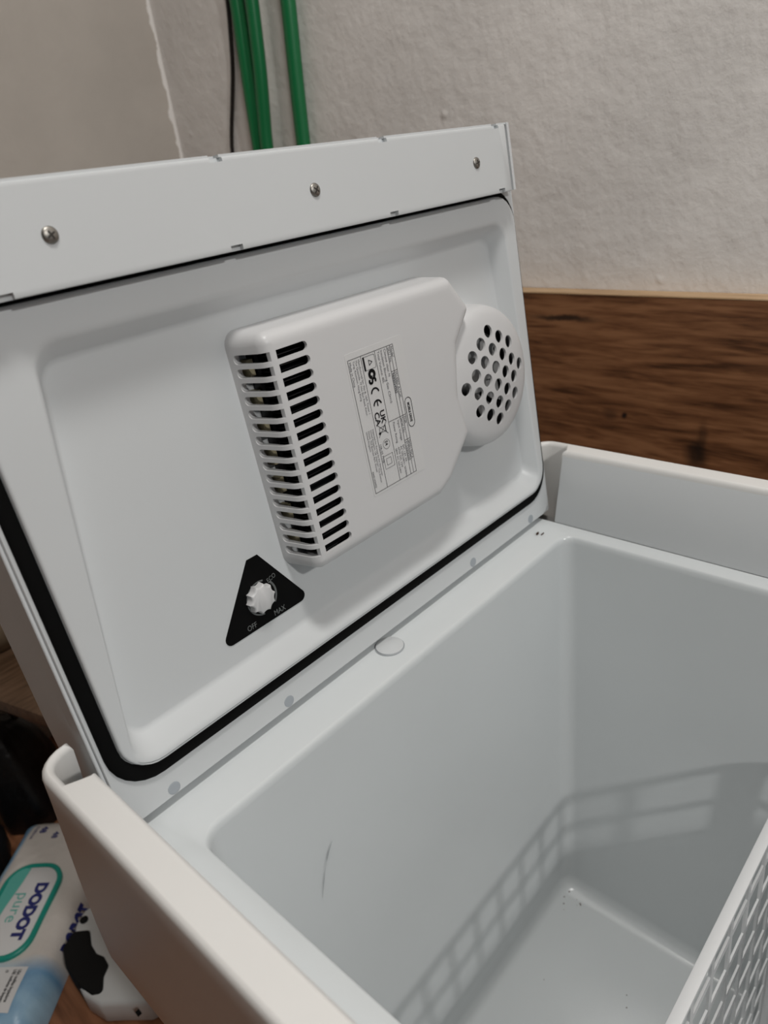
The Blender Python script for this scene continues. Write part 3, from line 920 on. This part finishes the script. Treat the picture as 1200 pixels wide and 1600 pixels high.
for j in range(na):
    for i in (0, nr):
        bm.faces.new((top[i, j], top[i, j + 1], bot[i, j + 1], bot[i, j]))
for f in bm.faces:
    for l in f.loops:
        l[uvl].uv = uvd[l.vert]
bmesh.ops.recalc_face_normals(bm, faces=bm.faces)
me = bpy.data.meshes.new('film'); bm.to_mesh(me); bm.free(); me.shade_smooth(); me.set_sharp_from_angle(angle=radians(60))
link('film', me, pack_mat(), wp)
zl = ZT + .004
ov = [(-.205, -.150), (.190, -.150), (.190, .088), (-.205, .088)]
bm = bmesh.new()
def ovr(d, z, r=.095):
    return [PK(a, b, z) for a, b in roundpoly(inset(ov, d), max(r - d, .01), 8)]
loft(bm, [ovr(0, zl - .02), ovr(0, zl + .006), ovr(.004, zl + .010), ovr(.016, zl + .010), ovr(.019, zl + .006)], False, False)
pl = fin(bm, 'lid_frame', M['teal'], wp)
bm = bmesh.new()
loft(bm, [ovr(.018, zl - .005), ovr(.019, zl + .005), ovr(.024, zl + .008)], False, True)
lf = fin(bm, 'flip_lid', M['lidwhite'], wp)
bm = bmesh.new()
pf = lambda u, v, w: PK(u, v, zl + .0085 + w)
text_into(bm, 'DODOT', .062, pf, 0, .000, 0, .0042, .98, .0002, 'CENTER')
fin(bm, 'lid_lettering', M['navy'], lf, smooth=False)
bm = bmesh.new()
text_into(bm, 'pure', .066, pf, -.075, -.058, 0, 0, 1.0, .0002)
g_ = [(-.16, -.130), (.17, -.130), (.10, -.098), (-.02, -.085), (-.12, -.068), (-.181, -.062), (-.181, -.1)]
flat(bm, pf, g_, .0002)
fin(bm, 'lid_print', M['tealpale'], lf, smooth=False)
bm = bmesh.new()
sf = lambda u, v, w: PK(u, .1962 + w + (-.028) * ((v + 0.0) / .08) ** 2 * .6 if False else .1965, -2.500 + v)
def sidef(u, v, w):
    # on the rounded right flank of the pack
    a_ = .190 - .0025 * v / .07
    return PK(u, a_ + .0065, -2.515 + v)
ff = lambda u, v, w: PK(u, .207 - (.207 - v) * .66, pack_top(u, min(.207 - (.207 - v) * .66, .1885)) + .003)
text_into(bm, 'DODOT', .055, ff, 0.033, .206, pi, .003, .9, 0, 'CENTER')
fin(bm, 'flank_lettering', M['navy'], wp, smooth=False)
bm = bmesh.new()
tf = lambda u, v, w: PK(u, v, pack_top(u, v) + .0012 + w)
text_into(bm, '48', .040, tf, -.405, -.128, 0, .0015, 1, 0)
text_into(bm, 'toallitas', .024, tf, -.41, -.158, 0, 0, 1, 0)
text_into(bm, '48', .036, tf, -.37, -.06, 0, .001, 1, 0)
fin(bm, 'film_lettering', M['navy'], wp, smooth=False)
bm = bmesh.new()
wf = lambda u, v, w: PK(u, v, pack_top(u, v) + .0015 + w)
for i in range(8):
    for j in range(8):
        x0, x1 = .205 + .150 * i / 8, .205 + .150 * (i + 1) / 8
        y0, y1 = -.14 + .255 * j / 8, -.14 + .255 * (j + 1) / 8
        flat(bm, wf, [(x0, y0), (x1, y0), (x1, y1), (x0, y1)], 0)
fin(bm, 'care_label', M['lidwhite'], wp)
bm = bmesh.new()
for q, s_ in ((.085, 'USA: toallitas limpiadoras'), (.068, 'USE: toalhetes de limpeza'), (.038, '19'), (-.02, 'mod. emploi')):
    text_into(bm, s_, .017, wf, .215, q, 0, .0004, .62, .0008)
fin(bm, 'care_print', M['ink'], wp, smooth=False)

# ------------------------------------------------------------------ white device with black grip
dv = root('handheld_device', 'white device with a wavy black grip and round black button beside the wipes pack', 'device', W(.29, 2.0, -2.549))
zt = -2.43
body = [(.350, 2.262), (.287, 2.222), (.200, 2.09), (.185, 1.96), (.205, 1.88), (.245, 1.835), (.31, 1.755), (.40, 1.72), (.44, 1.95), (.42, 2.2)]
bm = bmesh.new()
def dr(d, z):
    return [W(a, b, z) for a, b in roundpoly(inset(body, d), .03, 4)]
loft(bm, [dr(.012, -2.547), dr(0, -2.53), dr(0, zt - .02), dr(.004, zt - .006), dr(.014, zt)])
fin(bm, 'case', M['device'], dv, angle=50)
bm = bmesh.new()
grip = [(.272, 2.200), (.3155, 2.156), (.291, 2.095), (.287, 2.050), (.299, 2.017), (.294, 1.972), (.262, 1.950), (.232, 1.900), (.205, 1.925), (.188, 2.00), (.190, 2.09), (.215, 2.17)]
gp = roundpoly(grip, .018, 4)
gi_ = roundpoly(inset(grip, .004), .014, 4)
loft(bm, [[W(a, b, -2.545) for a, b in gi_], [W(a, b, -2.53) for a, b in gp], [W(a, b, zt + .000) for a, b in gp], [W(a, b, zt + .006) for a, b in gi_]])
fin(bm, 'grip', M['grip'], dv, angle=50)
bm = bmesh.new()
loft(bm, [[W(.320 + r * cos(2 * pi * k / 24), 2.212 + r * sin(2 * pi * k / 24), z) for k in range(24)] for r, z in ((.015, zt - .004), (.015, zt + .004), (.012, zt + .006))])
fin(bm, 'button', M['grip'], dv)
bm = bmesh.new()
boxw(bm, W, .272, .286, 1.742, 1.758, zt - .012, zt - .002)
fin(bm, 'port', M['grip'], dv, smooth=False)

# ------------------------------------------------------------------ low wooden stool with a pot, black bag in front of it
d2 = Vector((.26, -.966)); n2 = Vector((.966, .26))
p0 = Vector((.372, 2.98))
def ST(u, v, z):
    q = p0 + d2 * u + n2 * v
    return W(q.x, q.y, z)
st = root('wooden_stool', 'low brown wooden stool in the dark behind the lid', 'stool', ST(.4, .4, -2.549))
bm = bmesh.new(); boxw(bm, ST, 0, .95, 0, .85, -1.76, -1.70); bevel_all(bm, .002, 2)
fin(bm, 'seat', M['benchwood'], st)
for u in (.04, .86):
    for v in (.44, .76):
        bm = bmesh.new(); boxw(bm, ST, u, u + .06, v, v + .06, -2.548, -1.758); bevel_all(bm, .001, 1)
        fin(bm, 'leg', M['benchwood'], st)
pt = root('pot', 'beige rounded pot standing on the wooden stool', 'pot', W(.62, 3.13, -1.70))
bm = bmesh.new()
cx, cy = .60, 3.09
loft(bm, [[W(cx + r * cos(2 * pi * k / 32), cy + r * sin(2 * pi * k / 32), z) for k in range(32)] for r, z in
          ((.07, -1.70), (.085, -1.69), (.12, -1.63), (.135, -1.56), (.13, -1.48), (.11, -1.44), (.105, -1.445), (.12, -1.49), (.12, -1.56), (.06, -1.66))])
fin(bm, 'bowl', M['pot'], pt)

random.seed(5)
def bag(name, c, rx, ry, h, label, tilt=0.0):
    t_ = root(name, label, 'bag', W(c[0], c[1], -2.549))
    bm = bmesh.new()
    nu, nv = 40, 20
    loops = []
    for j in range(nv + 1):
        v = j / nv
        z = -2.548 + h * v
        s = (1 - (max(0, v - .0)) ** 3.2) ** .5 if v < 1 else 0.02
        s *= .97 + .03 * min(1, v * 6)
        loops.append([W(c[0] + rx * max(s, .02) * (1 + .06 * sin(5 * a + 4 * v) + .04 * sin(9 * a - 7 * v)) * cos(a) + tilt * v,
                        c[1] + ry * max(s, .02) * (1 + .06 * sin(4 * a + 5 * v) + .04 * sin(11 * a + 3 * v)) * sin(a), z + .012 * sin(6 * a) * v * (1 - v)) for a in [2 * pi * k / nu for k in range(nu)]])
    loft(bm, loops)
    body_ = fin(bm, 'bag_body', M['bag'], t_, angle=70)
    bm = bmesh.new()
    P = []
    for k in range(21):
        a = pi * k / 20
        P.append(W(c[0] + tilt + rx * .45 * cos(a), c[1] - .02, -2.548 + h * .93 + .10 * sin(a)))
    tube(bm, P, .014 * S, 8)
    fin(bm, 'handle', M['bag'], t_)
bag('bag', (.465, 3.095), .17, .20, .52, 'black soft bag in the shadow behind the wipes pack')

bag('bag', (.11, 2.91), .18, .18, .34, 'smaller black soft bag at the left edge, left of the wipes pack')
